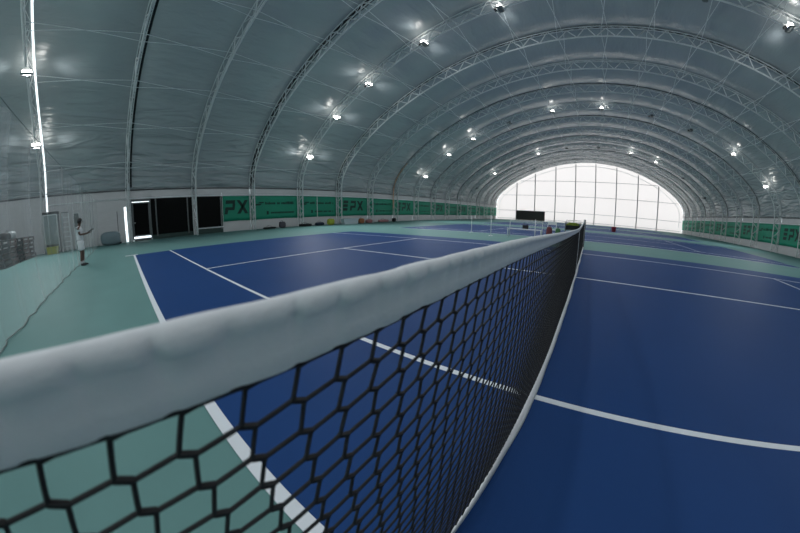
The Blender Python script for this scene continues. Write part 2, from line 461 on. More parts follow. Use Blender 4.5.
for k, y in enumerate(RIBS[1:]):
    idx = k
    t = empty('arch_truss', (XC, y, 0))
    lab = RLAB.get(idx, '%s white lattice arch truss counted from the glowing far end wall' % ORD[min(14, 15 - idx)])
    tag(t, lab, 'truss', 'lattice arch trusses carrying the hall roof')
    def P(s, off): p = arch(s, off); return (p.x - XC, 0, p.y)
    n = 100
    o_pts = [P(LTOT * i / n, 0.05) for i in range(n + 1)]
    i_pts = [P(LTOT * i / n, 0.70) for i in range(n + 1)]
    i_pts[0] = (i_pts[0][0], 0, 0.0); i_pts[-1] = (i_pts[-1][0], 0, 0.0)
    for yo in (-0.12, 0.12): MB().tube([(a, b + yo, c) for a, b, c in o_pts], 0.036, 4, rot=PI / 4).build('outer_chord', MT['steel'], t)
    MB().tube(i_pts, 0.055, 6).build('inner_chord', MT['steel'], t, True)
    m = MB()
    for j in range(0, 88):
        a = P(0.15 + (LTOT - .3) * j / 88, 0.05); b = P(0.15 + (LTOT - .3) * (j + 1) / 88, 0.05); q = 0.12 if j % 2 else -0.12
        m.tube([(a[0], q, a[2]), (b[0], -q, b[2])], 0.018, 3, cap=False)
    tag(m.build('outer_lacing', MT['steel'], t, fix=False), kind='stuff')
    nb = int(LTOT / PITCH / 2) * 2
    ds = (LTOT - 0.3) / nb
    if idx <= 6:
        for j in range(nb):
            a = P(0.15 + ds * j, 0.05 if j % 2 else 0.70); b = P(0.15 + ds * (j + 1), 0.70 if j % 2 else 0.05); yo = 0.12 * (1 if j % 4 < 2 else -1); a = (a[0], yo if j % 2 else 0, a[2]); b = (b[0], 0 if j % 2 else yo, b[2])
            bar_between(a, b, t)
    else:
        m = MB()
        for j in range(nb):
            a = P(0.15 + ds * j, 0.05 if j % 2 else 0.70); b = P(0.15 + ds * (j + 1), 0.70 if j % 2 else 0.05); yo = 0.12 * (1 if j % 4 < 2 else -1); a = (a[0], yo if j % 2 else 0, a[2]); b = (b[0], 0 if j % 2 else yo, b[2])
            m.tube([a, b], 0.035, 4, cap=False)
        tag(m.build('lattice', MT['steel'], t, fix=False), kind='stuff')
    if idx % 2 == 1:       # dark keder seam against the membrane
        rows = []
        for off in (-0.085, -0.02, -0.02, -0.085): rows.append(off)
        R = []
        for i in range(n + 1):
            s = S_LIP + 0.02 + (LTOT - 2 * S_LIP - 0.04) * i / n
            a, b = P(s, -0.09), P(s, -0.01)
            R.append([(a[0], 0.0, a[2]), (b[0], 0.0, b[2]), (b[0], 0.27, b[2]), (a[0], 0.27, a[2])])
        MB().grid(R).build('seam_strip', MT['dark'], t)
    if idx == 7:
        m = MB().grid([[P(s_, .12)[:1] + (yy, P(s_, .12)[2]) for yy in (-.20, -.10)] for s_ in [1.6 + 6.0 * q / 20 for q in range(21)]])
        tag(m.build('strap', mat('orange_glow', (0.85, 0.42, 0.16), .6), t), 'orange strip of leaking glow running up the left leg')  # warm daylight leaking at the seam, painted as an orange strip
    # bracing cables to the next truss
    if k + 1 < len(RIBS[1:]):
        dy = RIBS[k + 2] - y
        st = [4.9 + 2.75 * q for q in range(int((LTOT - 9.8) / 2.75) + 1)]
        m = MB()
        for s in st:
            for e in (0.22, -0.22):
                a, b = Vector(P(s - e, 0.42)), Vector(P(s + e, 0.42)); b.y += dy
                a += Vector((XC, y, 0)); b += Vector((XC, y, 0))
                if idx <= 6: bar_between(a, b, ceil, cable_me, 'brace_cable')
                else: m.tube([a, b], 0.018, 4, cap=False)
        if idx > 6: tag(m.build('brace_cables', MT['white_paint'], ceil, fix=False), kind='stuff')
    trusses[idx] = t

# ------------------------------------------------------------------ floodlights hung on the trusses
spot_data = D.lights.new('uplight_beam', 'SPOT')
spot_data.energy = SPOT_W; spot_data.spot_size = math.radians(54); spot_data.spot_blend = 1.0; spot_data.shadow_soft_size = 0.22; spot_data.color = (0.93, 0.98, 1.0)
down_data = D.lights.new('downlight', 'SPOT')
down_data.energy = DOWN_W; down_data.spot_size = math.radians(160); down_data.spot_blend = 0.7; down_data.shadow_soft_size = 0.35; down_data.color = (0.95, 0.98, 1.0)
def make_light():
    """indirect floodlight: dark tray housing, bright lenses above it throwing light at the membrane on both sides"""
    r = empty('floodlight')
    bevel(MB().prism([(-.17, -.02), (-.10, -.10), (.10, -.10), (.17, -.02), (.15, .0), (-.15, .0)], 'y', -.26, .26).build('housing', MT['frame'], r), .008)
    bevel(MB().prism([(-.14, .0), (.14, .0), (.11, .15), (-.11, .15)], 'y', -.21, .21).build('lens', MT['lens'], r), .02)
    MB().tube([(-.17, 0, -.02), (-.19, 0, .16), (-.05, 0, .20)], .014, 6).build('bracket', MT['frame'], r)
    MB().box((-.32, -.10, -.06), (-.20, .10, .05)).build('ballast_box', MT['dark'], r)
    for sy in (-1, 1):
        l = D.objects.new('beam', spot_data); COL.objects.link(l); l.parent = r
        l.location = (0, sy * .26, .08)
        l['aim'] = sy
    d = D.objects.new('down_beam', down_data); COL.objects.link(d); d.parent = r; d.location = (0, 0, -.16)
    return r
def copy_tree(o, parent=None):
    c = o.copy(); COL.objects.link(c); c.parent = parent
    for ch in list(o.children): copy_tree(ch, c)
    return c
LX = [-18.5, -15.2, -12.0, -7.6, -2.9, 2.1, 6.9, 10.7, 14.9, 18.4]
LN = ['lowest on the left slope', 'second up on the left slope', 'third up on the left slope', 'fourth up on the left slope', 'just left of the arch crown',
      'just right of the arch crown', 'fourth up on the right slope', 'third up on the right slope', 'second up on the right slope', 'lowest on the right slope']
ROW = {0: 'left edge truss', 4: 'nearest floodlight row', 8: 'middle floodlight row', 12: 'farthest floodlight row'}
proto = make_light(); first = True
MT['lens_off'] = mat('unlit_lens_glass', (0.10, 0.11, 0.11), 0.2)
OFF = {4: (5, 6), 8: (3, 6, 7), 12: (0, 2, 4, 5, 8, 9)}
NO_UP = (8, 12)
def unlit(o):
    for c in list(o.children):
        if c.type == 'LIGHT': D.objects.remove(c)
        elif c.name.startswith('lens'):
            c.data = c.data.copy(); c.data.materials.clear(); c.data.materials.append(MT['lens_off'])
for ridx in (0, 4, 8, 12):
    for q, lx in enumerate(LX):
        if ridx == 4 and q in (5, 8) or ridx == 0 and (q == 2 or q > 5): continue
        if ridx == 8 and q in (0, ) and False: continue
        u = lx + XC
        zz = top_z(u) - 0.72
        # find s for this x to go along the normal
        s = min((abs(arch(LTOT * i / 400, 0.9).x - u), LTOT * i / 400) for i in range(401))[1]
        p = arch(s, 0.70)
        o = proto if first else copy_tree(proto); first = False
        o.location = (p.x, RIBS[1 + ridx] - 0.0, p.y - 0.02)
        tgt = Vector((XC + (p.x - XC) * 0.3, 0, 0)) - Vector((p.x, 0, p.y))
        for l in [c for c in o.children if c.type == 'LIGHT' and 'aim' not in c]: l.rotation_euler = tgt.to_track_quat('-Z', 'Y').to_euler()
        q_up = arch(s, -1.0); up = Vector((q_up.x - p.x, 0, q_up.y - p.y)).normalized()
        for l in [c for c in o.children if c.type == 'LIGHT' and 'aim' in c]:
            dvec = up * 0.10 + Vector((0, l['aim'] * 0.98, 0))
            l.rotation_euler = dvec.to_track_quat('-Z', 'Y').to_euler()
        off = q in OFF.get(ridx, ())
        if off: unlit(o)
        elif ridx in NO_UP:
            for l in [c for c in o.children if c.type == 'LIGHT' and 'aim' in c]: D.objects.remove(l)
        tag(o, '%s floodlight, %s, %s' % ('switched off dark' if off else 'glowing white', ROW[ridx], LN[q]), 'lamp', 'floodlights hung from the roof trusses')

# ------------------------------------------------------------------ black door and panels on the left wall
X0 = XL - 0.05
dr = empty('door_1', (X0, 0.25, 0)); tag(dr, kind='structure')
def fr(mb, y0, y1, z0, z1, t=0.05, x0=0.0, x1=0.06):
    mb.box((x0, y0, z0), (x1, y0 + t, z1)).box((x0, y1 - t, z0), (x1, y1, z1)).box((x0, y0 + t, z1 - t), (x1, y1 - t, z1)).box((x0, y0 + t, z0), (x1, y1 - t, z0 + t))
m = MB(); m.box((0, 0, 0.06), (0.1, 0.09, 2.62)).box((0, 1.22, 0.06), (0.1, 1.31, 2.62)).box((0, 0.09, 2.47), (0.1, 1.22, 2.62)).box((0, 0.09, 0.0), (0.1, 1.22, 0.15))
bevel(m.build('door_frame', MT['frame'], dr), 0.008)
lf = MB(); fr(lf, 0.085, 1.225, 0.28, 2.43, 0.085, 0.01, 0.07); lf.build('door_leaf', MT['frame'], dr)
MB().box((0.03, 0.16, 0.35), (0.045, 1.15, 2.37)).build('door_glass', MT['black_panel'], dr)
MB().tube([(0.07, 0.16, 1.15), (0.13, 0.16, 1.15), (0.13, 0.28, 1.15)], 0.014, 6).build('door_handle', MT['white_paint'], dr)
def black_panel(y0, y1, z0, z1, label, foot):
    r = empty('wall_panel', (X0, y0, 0)); tag(r, label, 'panel', 'black panels on the left wall')
    L = y1 - y0
    MB().box((0, 0, z0), (0.03, L, z1)).build('panel', MT['black_panel'], r)
    for yy in foot:
        MB().box((0.03, yy - y0 - 0.04, z0 - 0.1), (0.09, yy - y0 + 0.04, z1)).build('mullion', MT['frame'], r)
    MB().box((0.0, 0, 0.0), (0.04, L, z0)).build('plinth', MT['dark_green'], r)
    return r
MT['dark_green'] = mat('dark_green_plinth', (0.035, 0.07, 0.062), 0.6)
black_panel(1.56, RIBS[3] - 0.1, 0.28, 2.62, 'long black panel with grey uprights right of the black door', (1.9, 4.05))
pb = black_panel(RIBS[3] + 0.1, 6.60, 0.34, 2.62, 'black panel with white bottom rail, left of the first green banner', (6.5,))
MB().box((0.03, 0, 0.36), (0.10, 6.60 - RIBS[3] - 0.1, 0.44)).build('bottom_rail', MT['white_paint'], pb)

# ------------------------------------------------------------------ green banners
def glyph(ch):
    """stroke polygons on a unit cell, x right, z up"""
    if ch == 'E': return [[(0.05, .74), (.80, .74), (.86, 1), (.10, 1)], [(.0, .37), (.72, .37), (.77, .63), (.05, .63)], [(-.05, 0), (.66, 0), (.71, .26), (.0, .26)]]
    if ch == 'P': return [[(.05, .75), (.92, .75), (.97, 1), (.10, 1)], [(.68, .50), (.92, .50), (.96, .75), (.72, .75)], [(-.02, .28), (.86, .28), (.92, .50), (.03, .50)], [(-.07, 0), (.20, 0), (.28, .28), (.0, .28)]]
    if ch == 'X': return [[(-.04, 0), (.28, 0), (.68, .5), (.36, .5)], [(.36, .5), (.68, .5), (1.04, 1), (.72, 1)], [(.38, .5), (.70, .5), (.26, 1), (-.06, 1)], [(.72, 0), (1.04, 0), (.70, .5), (.38, .5)]]
def banner(side, y0, y1, kind, label, clip=None):
    X = XL - 0.03 if side == 'left' else XR + 0.03
    sg = 1 if side == 'left' else -1
    r = empty('banner', (X, y0, 0)); tag(r, label, 'banner', 'green banners along the %s wall' % side)
    L = y1 - y0; n = 14
    rows = [[(sg * 0.012 * math.sin(j * 1.7 + i), L * j / n, 0.74 + (2.62 - 0.74) * i / 6 + (0.03 * math.sin(PI * j / n) if i == 0 else 0)) for j in range(n + 1)] for i in range(7)]
    o = MB().grid(rows).build('cloth', MT['banner'], r, True)
    sd = o.modifiers.new('thickness', 'SOLIDIFY'); sd.thickness = 0.004
    m = MB()
    def quad(poly, **k):
        pts = [((q[0] if side == 'left' else L - q[0]), q[1]) for q in poly]
        if clip is not None and min(p[0] for p in pts) < clip: return
        m.prism(pts, 'x', sg * 0.018, sg * 0.024)
    m = MB()
    if kind == 'logo':
        w_, h_ = 0.84, 1.02
        x0 = (L - 2.8) / 2 if clip is None else 0.16 - 0.97
        for q, ch in enumerate('EPX'):
            for poly in glyph(ch): quad([(x0 + q * 0.97 + a * w_, 1.28 + b * h_) for a, b in poly])
            if m.v: m.build('letter', MT['banner_print'], r)
            m = MB()
    else:
        # a swash mark, then rows of small lettering too small to read: uneven word blocks
        quad([(0.15, 1.86), (.75, 1.86), (.9, 1.98), (.3, 1.98)]); quad([(.55, 2.02), (1.0, 2.02), (1.12, 2.12), (.7, 2.12)])
        rnd = random.Random(int(y0 * 10))
        x = 1.2
        while x < L - 0.5:
            wd = rnd.uniform(.07, .11); h = rnd.choice((.16, .16, .22))
            quad([(x, 1.92), (x + wd, 1.92), (x + wd, 1.92 + h), (x, 1.92 + h)]); x += wd + 0.035 + (0.14 if rnd.random() < .12 else 0)
        quad([(1.3, 1.12), (1.48, 1.12), (1.48, 1.40), (1.3, 1.40)])
        x = 1.7
        while x < L - 0.4:
            wd = rnd.uniform(.06, .09)
            quad([(x, 1.18), (x + wd, 1.18), (x + wd, 1.32), (x, 1.32)]); x += wd + 0.03 + (0.12 if rnd.random() < .15 else 0)
    if m.v: tag(m.build('small_print', MT['banner_print'], r), kind='stuff')
nL = len(RIBS)
def rb(i): return RIBS[1 + i]
banner('left', 6.66, rb(3) - 0.04, 'logo', 'green banner with big dark letters cut off by the black panel at its left', clip=0.0)
banner('left', rb(3) + .04, rb(4) - .04, 'text', 'green banner with rows of small lettering, right of the cut off letter banner')
banner('left', rb(4) + .04, rb(5) - .04, 'text', 'green banner with a pale vertical seam, above the dark bags on the floor')
banner('left', rb(5) + .04, rb(6) - .04, 'logo', 'green banner with big dark letters above the white crate')
for i in range(6, 14):
    kind = 'logo' if i % 2 else 'text'
    banner('left', rb(i) + .04, rb(i + 1) - .04, kind, 'green %s banner, %s from the right end of the left wall' % ('big letter' if kind == 'logo' else 'small lettering', ORD[14 - i]))
banner('left', rb(14) + .04, YE - .1, 'text', 'green banner at the far right end of the left wall, beside the glowing wall')
for i in range(6, 14):
    kind = 'logo' if i % 2 else 'text'
    banner('right', rb(i) + .04, rb(i + 1) - .04, kind, 'green %s banner, %s from the far end of the right wall' % ('big letter' if kind == 'logo' else 'small lettering', ORD[14 - i]))
banner('right', rb(14) + .04, YE - .1, 'text', 'green banner at the far end of the right wall, beside the glowing wall')
# pale seam post on one banner
MB().box((0, 0, 0.74), (0.02, 0.05, 2.62)).build('seam', MT['white_paint'], [o for o in D.objects if o.get('label', '').startswith('green banner with a pale')][0], loc=(0.03, 1.95, 0))

# ------------------------------------------------------------------ dark practice board at the far end
bo = empty('practice_board', (-12.95, YE - 0.40, 0)); tag(bo, 'wide dark board standing against the glowing far wall', 'board')
bevel(MB().box((-3.3, -0.04, 0.06), (3.3, 0.04, 2.16)).build('panel', MT['board'], bo), 0.01)
for x in (-2.6, 0, 2.6): MB().box((x - 0.05, -0.35, 0), (x + 0.05, 0.10, 0.06)).build('foot', MT['frame'], bo)

# ------------------------------------------------------------------ tennis net
def ztop(y):
    K = [(-0.95, 1.062), (0.0, 1.050), (0.45, 1.048), (0.9, 1.036), (2.7, 0.985), (5.485, 0.925), (8.0, 0.962), (11.9, 1.066)]
    for a, b in zip(K[:-1], K[1:]):
        if y <= b[0]:
            t = (y - a[0]) / (b[0] - a[0]); return a[1] + (b[1] - a[1]) * t
    return K[-1][1]
def ztop_s(y): return (ztop(y - 0.3) + ztop(y) * 2 + ztop(y + 0.3)) / 4 if 0 < y < 11.4 else ztop(y)
YN0, YN1 = -0.86, 11.84
net = empty('tennis_net', (0, (YN0 + YN1) / 2, 0)); tag(net, 'black tennis net with white top tape stretched across the near blue court', 'net')
oy = -(YN0 + YN1) / 2
def bulge(y, z):   # the net hangs a little loose
    return 0.006 * noise.noise(Vector((y * 0.8, z * 2, 4)))
# cords
CW, CH, ZB = 0.0485, 0.0355, 0.045
m = MB(); ncol = int((YN1 - YN0) / CW); nrow = 27
def prism4(m, a, b, r):
    a, b = Vector(a), Vector(b); d = (b - a); 
    if d.length < 1e-5: return
    d.normalize()
    x = d.cross(Vector((1, 0, 0))); x.normalize(); y = Vector((1, 0, 0))
    base = len(m.v)
    n = 6 if r > 0.0016 and a.y < 1.2 else 4
    for p in (a, b):
        for k in range(n):
            t = 2 * PI * k / n
            m.v.append(tuple(p + x * (r * math.cos(t)) + y * (r * math.sin(t))))
    for k in range(n):
        k2 = (k + 1) % n
        m.f.append((base + k, base + k2, base + n + k2, base + n + k))
CR = 0.0023
for c in range(ncol):
    y = YN0 + 0.034 + c * CW
    zt = ztop_s(y) - 0.060
    sc = (zt - ZB) / (26 * CH)
    near = y < 3.0
    for r_ in range(27):
        j1 = 0.004 * noise.noise(Vector((c * 1.3, r_ * 1.7, 2))); j2 = 0.003 * noise.noise(Vector((c * 1.7, r_ * 1.1, 8)))
        z = zt - r_ * CH * sc
        yk = y + j1; zk = z + (j2 if r_ else 0)
        hx = 0.0055
        x = bulge(y, z)
        jn = 0.004 * noise.noise(Vector((c * 1.3, (r_ + 1) * 1.7, 2))); jn2 = 0.003 * noise.noise(Vector((c * 1.7, (r_ + 1) * 1.1, 8)))
        yn = y + jn; zn = zt - (r_ + 1) * CH * sc + jn2
        # knot: short doubled stretch, vertical cord enters left end and leaves right end
        kt = .0032 if r_ else 0.0
        prism4(m, (x, oy + yk - hx - 0.001, zk + kt), (x, oy + yk + hx + 0.001, zk - kt), CR * (1.5 if r_ else 1.1))
        if r_ < 26: prism4(m, (x, oy + yk + hx, zk - .0032), (x, oy + yn - hx, zn + .0032), CR)
        # horizontal cord to next column
        y2 = y + CW; jr = 0.004 * noise.noise(Vector(((c + 1) * 1.3, r_ * 1.7, 2))); jr2 = 0.003 * noise.noise(Vector(((c + 1) * 1.7, r_ * 1.1, 8)))
        zt2 = ztop_s(y2) - 0.060; sc2 = (zt2 - ZB) / (26 * CH)
        z2 = zt2 - r_ * CH * sc2 + (jr2 if r_ else 0)
        if c < ncol - 1: prism4(m, (x, oy + yk + hx, zk - .0032), (bulge(y2, z2), oy + y2 + jr - hx, z2 + .0032), CR)
tag(m.build('netting', MT['net'], net, fix=False), kind='stuff')
# head tape: rolled cable pocket on top, flat band under it, both faces
def tape_rows():
    rows = []
    ys = []
    y = YN0
    while y < YN1:
        ys.append(y); y += 0.004 if y < 1.5 else (0.012 if y < 4 else 0.04)
    ys.append(YN1)
    for y in ys:
        z = ztop_s(y)
        c = noise.noise(Vector((y * 16, 0, 0))); d = noise.noise(Vector((y * 42, 3, 0)))
        cr = (math.cos(2 * PI * y / 0.0485 + 1.5 * c) * 0.5 + 0.5) ** 8        # lacing creases at every cord
        R = 0.0112 + 0.0019 * c + 0.0010 * d - 0.0026 * cr
        dz = 0.0012 * c
        prof = []
        for k in range(9):      # roll
            a = -0.28 * PI + (PI * 1.56) * k / 8
            prof.append((R * math.cos(a), z - R + dz + R * 1.05 * math.sin(a)))
        zr = z - 0.024 + 0.0015 * d
        bt = z - 0.060 + 0.0018 * c + 0.0012 * cr
        w_ = 0.0036 + 0.0009 * d - 0.0010 * cr
        left = [(-w_ , zr), (-w_ * 1.05 - 0.0006 * c, (zr + bt) / 2), (-w_ * 0.8, bt + 0.001), (-0.0012, bt - 0.0005)]
        right = [(0.0012, bt - 0.0005), (w_ * 0.8, bt + 0.001), (w_ * 1.05 + 0.0006 * c, (zr + bt) / 2), (w_, zr)]
        ring = right + prof + left
        rows.append([(px + bulge(y, 1), y + oy, pz) for px, pz in ring + [ring[0]]])
    return rows
MB().grid(tape_rows()).build('head_tape', MT['tape'], net, True)
# cord laced under the tape
m = MB(); pts = []
y = YN0 + 0.02
while y < YN1 - 0.02:
    pts.append((bulge(y, 1) + 0.001 * math.sin(y * 130), y + oy, ztop_s(y) - 0.0608 + 0.0004 * math.sin(y * 2 * PI / 0.0485))); y += 0.008 if y < 3 else 0.05
m.tube(pts, 0.0022, 5).build('lacing_cord', MT['net'], net)
# bottom tape lying along the floor
rows = []
y = YN0
while y <= YN1 + 0.001:
    n1 = noise.noise(Vector((y * 1.1, 7, 0))); n2 = noise.noise(Vector((y * 3.0, 17, 0)))
    xo = 0.012 * n1 + 0.004 * n2
    zb = 0.010 + 0.006 * abs(n2)
    fl_ = min(1, max(0, (y - 0.3) / 0.9)); fl_ = fl_ * fl_ * (3 - 2 * fl_)     # upright near the post, turned flat on the floor farther on
    wx, hz = 0.004 + 0.030 * fl_, 0.050 - 0.030 * fl_
    rows.append([(xo + wx, y + oy, zb - .002), (xo + wx * .6, y + oy, zb + hz * .35), (xo + 0.004, y + oy, zb + hz), (xo - 0.006, y + oy, zb + hz * .8), (xo - 0.010, y + oy, zb - .002), (xo + wx, y + oy, zb - .002)])
    y += 0.03
MB().grid(rows).build('bottom_tape', MT['tape'], net, True)
# end tapes and centre strap
for yy in (YN0, YN1 - 0.03):
    bevel(MB().box((-0.012, yy + oy - 0.01, 0.04), (0.012, yy + oy + 0.045, ztop(yy) - 0.01)).build('end_tape', MT['tape'], net), 0.004)
m = MB()
yc = 5.485 + oy; zc = ztop_s(5.485)
m.box((0.013, yc - 0.026, 0.012), (0.017, yc + 0.026, zc)).box((-0.017, yc - 0.026, 0.012), (-0.013, yc + 0.026, zc)).box((-0.017, yc - 0.026, zc), (0.017, yc + 0.026, zc + 0.004))
m.build('centre_strap', MT['tape'], net)
MB().box((0.012, yc - 0.012, 0.10), (0.026, yc + 0.012, 0.15)).build('strap_buckle', MT['steel'], net)
def net_post(y, label):
    r = empty('net_post', (0, y, 0)); tag(r, label, 'post', 'net posts of the near court')
    MB().tube([(0, 0, 0.0), (0, 0, 1.06)], 0.042, 18).build('pole', MT['green_post'], r, True)
    rows = [[(a * math.cos(2 * PI * i / 18), a * math.sin(2 * PI * i / 18), z) for i in range(19)] for a, z in ((0.044, 1.045), (0.046, 1.065), (0.036, 1.082), (0.0005, 1.088))]
    MB().grid(rows).build('cap', MT['frame'], r, True)
    MB().tube([(0, 0, 0.0), (0, 0, 0.012)], 0.07, 18).build('floor_sleeve', MT['frame'], r)
    MB().tube([(0.0, -0.02 if y < 0 else 0.02, 0.78), (0.0, -0.09 if y < 0 else 0.09, 0.78), (0.08, -0.09 if y < 0 else 0.09, 0.74)], 0.009, 6).build('winder', MT['frame'], r)
MT['green_post'] = mat('dark_post_paint', (0.05, 0.055, 0.075), 0.4, metal=0.2)
net_post(11.93, 'dark round net post at the far end of the tennis net')
net_post(-0.965, 'dark round net post at the near end of the tennis net, left of the camera')

# ------------------------------------------------------------------ divider net hanging on the left
YD = -1.9
dv = empty('divider_net', (-10.0, YD, 0)); tag(dv, 'sheer white divider curtain hanging from a wire beside the near court', 'curtain')
MT['sheer'] = sheer('sheer_mesh', (0.66, 0.70, 0.70), 0.19)
MT['hem'] = mat('net_hem', (0.16, 0.19, 0.19), 0.8)
rows = []
N_ = 260
for i in range(11):
    z = 0.02 + (2.74 - 0.02) * i / 10
    row = []
    for j in range(N_ + 1):
        x = -21.0 + 24.0 * j / N_
        if x > -1.6: break
        amp = 0.06 + 0.05 * (1 - z / 2.7)
        row.append((x + 10.0, amp * noise.noise(Vector((x * 1.6, z * 0.25, 2))) + 0.05 * noise.noise(Vector((x * 4.1, z * 0.2, 12))), z))
    rows.append(row)
MB().grid(rows).build('mesh_cloth', MT['sheer'], dv, True)
MB().tube([(p[0], p[1], 0.018) for p in rows[0]], 0.009, 5).build('bottom_hem', MT['hem'], dv)
MB().tube([(-11.1, 0, 2.74), (8.4, 0, 2.80)], 0.006, 5).build('wire', MT['hem'], dv)

# ------------------------------------------------------------------ person
exec_person = True
skin = mat('skin', (0.10, 0.055, 0.040), 0.55)
hairm = mat('black_hair', (0.010, 0.009, 0.009), 0.6, bump=0.4, bscale=60)
shirtm = mat('white_shirt_cotton', (0.68, 0.70, 0.72), 0.85, bump=0.3, bscale=30)
shoem = mat('black_shoe_leather', (0.012, 0.012, 0.014), 0.5)
sockm = mat('grey_sock', (0.5, 0.5, 0.52), 0.9)
devm = mat('dark_racket_frame', (0.015, 0.017, 0.018), 0.4)
def skinned(name, verts, edges, radii, m, parent, sub=2, root=0):
    me = D.meshes.new(name); me.from_pydata(verts, edges, []); me.materials.append(m)
    o = D.objects.new(name, me); COL.objects.link(o); o.parent = parent
    md = o.modifiers.new('skin', 'SKIN'); md.use_smooth_shade = True
    for v, r in zip(me.skin_vertices[0].data, radii):
        v.radius = r if isinstance(r, tuple) else (r, r)
    me.skin_vertices[0].data[root].use_root = True
    sb = o.modifiers.new('sub', 'SUBSURF'); sb.levels = sub; sb.render_levels = sub
    return o
def person(loc, rz):
    r = empty('person', loc, rz)
    tag(r, 'person in white shirt and white shorts looking down at an object in their hands', 'person')
    # faces local +x ; height about 1.5
    V = [(0, 0, .76), (0.0, 0, .90), (-.01, 0, 1.04), (-.01, 0, 1.16), (.005, 0, 1.25), (.02, 0, 1.30),   # pelvis..neck 0-5
         (.0, .15, 1.20), (.05, .19, .98), (.24, .10, 1.00), (.295, .075, 1.015),                          # left arm 6-9
         (.0, -.15, 1.20), (.05, -.19, .98), (.24, -.10, 1.00), (.295, -.075, 1.015),                      # right arm 10-13
         (.0, .08, .72), (.03, .09, .42), (-.01, .09, .09), (.0, .09, .05),                                # left leg 14-17
         (.0, -.08, .72), (.02, -.09, .42), (-.04, -.09, .09), (-.03, -.09, .05)]                           # right leg 18-21
    E_ = [(0, 1), (1, 2), (2, 3), (3, 4), (4, 5), (3, 6), (6, 7), (7, 8), (8, 9), (3, 10), (10, 11), (11, 12), (12, 13), (0, 14), (14, 15), (15, 16), (16, 17), (0, 18), (18, 19), (19, 20), (20, 21)]
    Rr = [(.10, .13), (.09, .12), (.10, .13), (.10, .12), (.05, .06), .045, .050, .038, .028, .026, .050, .038, .028, .026, .078, .052, .034, .036, .078, .052, .034, .036]
    # head grown on the neck
    V += [(.035, 0, 1.345), (.055, 0, 1.40), (.05, 0, 1.455)]
    E_ += [(5, 22), (22, 23), (23, 24)]; Rr += [.060, (.078, .070), (.058, .056)]
    # palms and fingers
    for sgn, wrist in ((1, 9), (-1, 13)):
        b = len(V); wx, wy, wz = V[wrist]
        V.append((wx + .045, wy - sgn * .012, wz + .004)); E_.append((wrist, b)); Rr.append((.030, .016))
        for q, (dy, ln_) in enumerate(((.024, .050), (.008, .058), (-.008, .055), (-.024, .044))):
            f0 = len(V)
            V += [(wx + .068, wy - sgn * .014 + dy, wz + .002), (wx + .068 + ln_ * .5, wy - sgn * .022 + dy * .9, wz + .010), (wx + .068 + ln_ * .75, wy - sgn * .034 + dy * .8, wz + .024)]
            E_ += [(b, f0), (f0, f0 + 1), (f0 + 1, f0 + 2)]; Rr += [.009, .008, .0065]
        f0 = len(V)
        V += [(wx + .030, wy - sgn * .034, wz + .016), (wx + .058, wy - sgn * .050, wz + .030)]
        E_ += [(wrist, f0), (f0, f0 + 1)]; Rr += [.011, .008]
    body = skinned('body', V, E_, Rr, skin, r)
    # face: nose, eyes, mouth, ears
    MB().ball((.134, 0, 1.388), .012, 8, 6, (1.2, .8, 1.4)).build('nose', skin, r, True)
    for s_ in (1, -1):
        MB().ball((.116, s_ * .028, 1.405), .010, 8, 6).build('eye', shirtm, r, True)
        MB().ball((.125, s_ * .028, 1.404), .0035, 6, 5).build('pupil', hairm, r, True)
        MB().ball((.045, s_ * .072, 1.395), .020, 8, 6, (.8, .35, 1.3)).build('ear', skin, r, True)
    MB().ball((.122, 0, 1.350), .014, 8, 5, (.5, 1.3, .35)).build('mouth', mat('lips', (.12, .04, .035), .5), r, True)
    # hair cap
    rows = []
    for j in range(9):
        ph = PI * 0.66 * j / 8; row = []
        for i in range(21):
            a = 2 * PI * i / 20; front = math.cos(a)
            p2 = ph * (1.0 - 0.28 * max(0, front))
            rr = .094 + .006 * noise.noise(Vector((i * .9, j * .9, 1)))
            row.append((.042 + rr * 1.02 * math.sin(p2) * math.cos(a), rr * .92 * math.sin(p2) * math.sin(a), 1.412 + rr * 1.05 * math.cos(p2)))
        rows.append(row)
    h = MB().grid(rows).build('hair', hairm, r, True); sd = h.modifiers.new('t', 'SOLIDIFY'); sd.thickness = .01
    # shirt
    V = [(0, 0, .74), (0, 0, .90), (-.01, 0, 1.05), (-.01, 0, 1.17), (.0, 0, 1.245), (.0, .155, 1.195), (.03, .185, 1.06), (.0, -.155, 1.195), (.03, -.185, 1.06)]
    E_ = [(0, 1), (1, 2), (2, 3), (3, 4), (3, 5), (5, 6), (3, 7), (7, 8)]
    skinned('shirt', V, E_, [(.135, .165), (.122, .150), (.125, .155), (.125, .145), (.062, .072), (.070, .070), (.062, .062), (.070, .070), (.062, .062)], shirtm, r)
    V = [(0, 0, .84), (0, 0, .74), (.005, .088, .68), (.02, .095, .47), (.005, -.088, .68), (.015, -.095, .47)]
    skinned('shorts', V, [(0, 1), (1, 2), (2, 3), (1, 4), (4, 5)], [(.125, .150), (.12, .15), .100, .088, .100, .088], shirtm, r)
    for s_, ax in ((1, -.0), (-1, -.03)):
        V = [(ax - .045, s_ * .09, .040), (ax + .02, s_ * .09, .042), (ax + .10, s_ * .095, .034), (ax + .165, s_ * .10, .028)]
        skinned('shoe', V, [(0, 1), (1, 2), (2, 3)], [(.040, .038), (.042, .042), (.042, .034), (.030, .024)], shoem, r)
        MB().tube([(ax - .005, s_ * .09, .07), (ax - .008, s_ * .09, .15)], .039, 10).build('sock', sockm, r, True)
    return r
pr = person((-11.0, -1.72, 0.0), math.radians(84)); pr.scale = (.97, .97, .97)
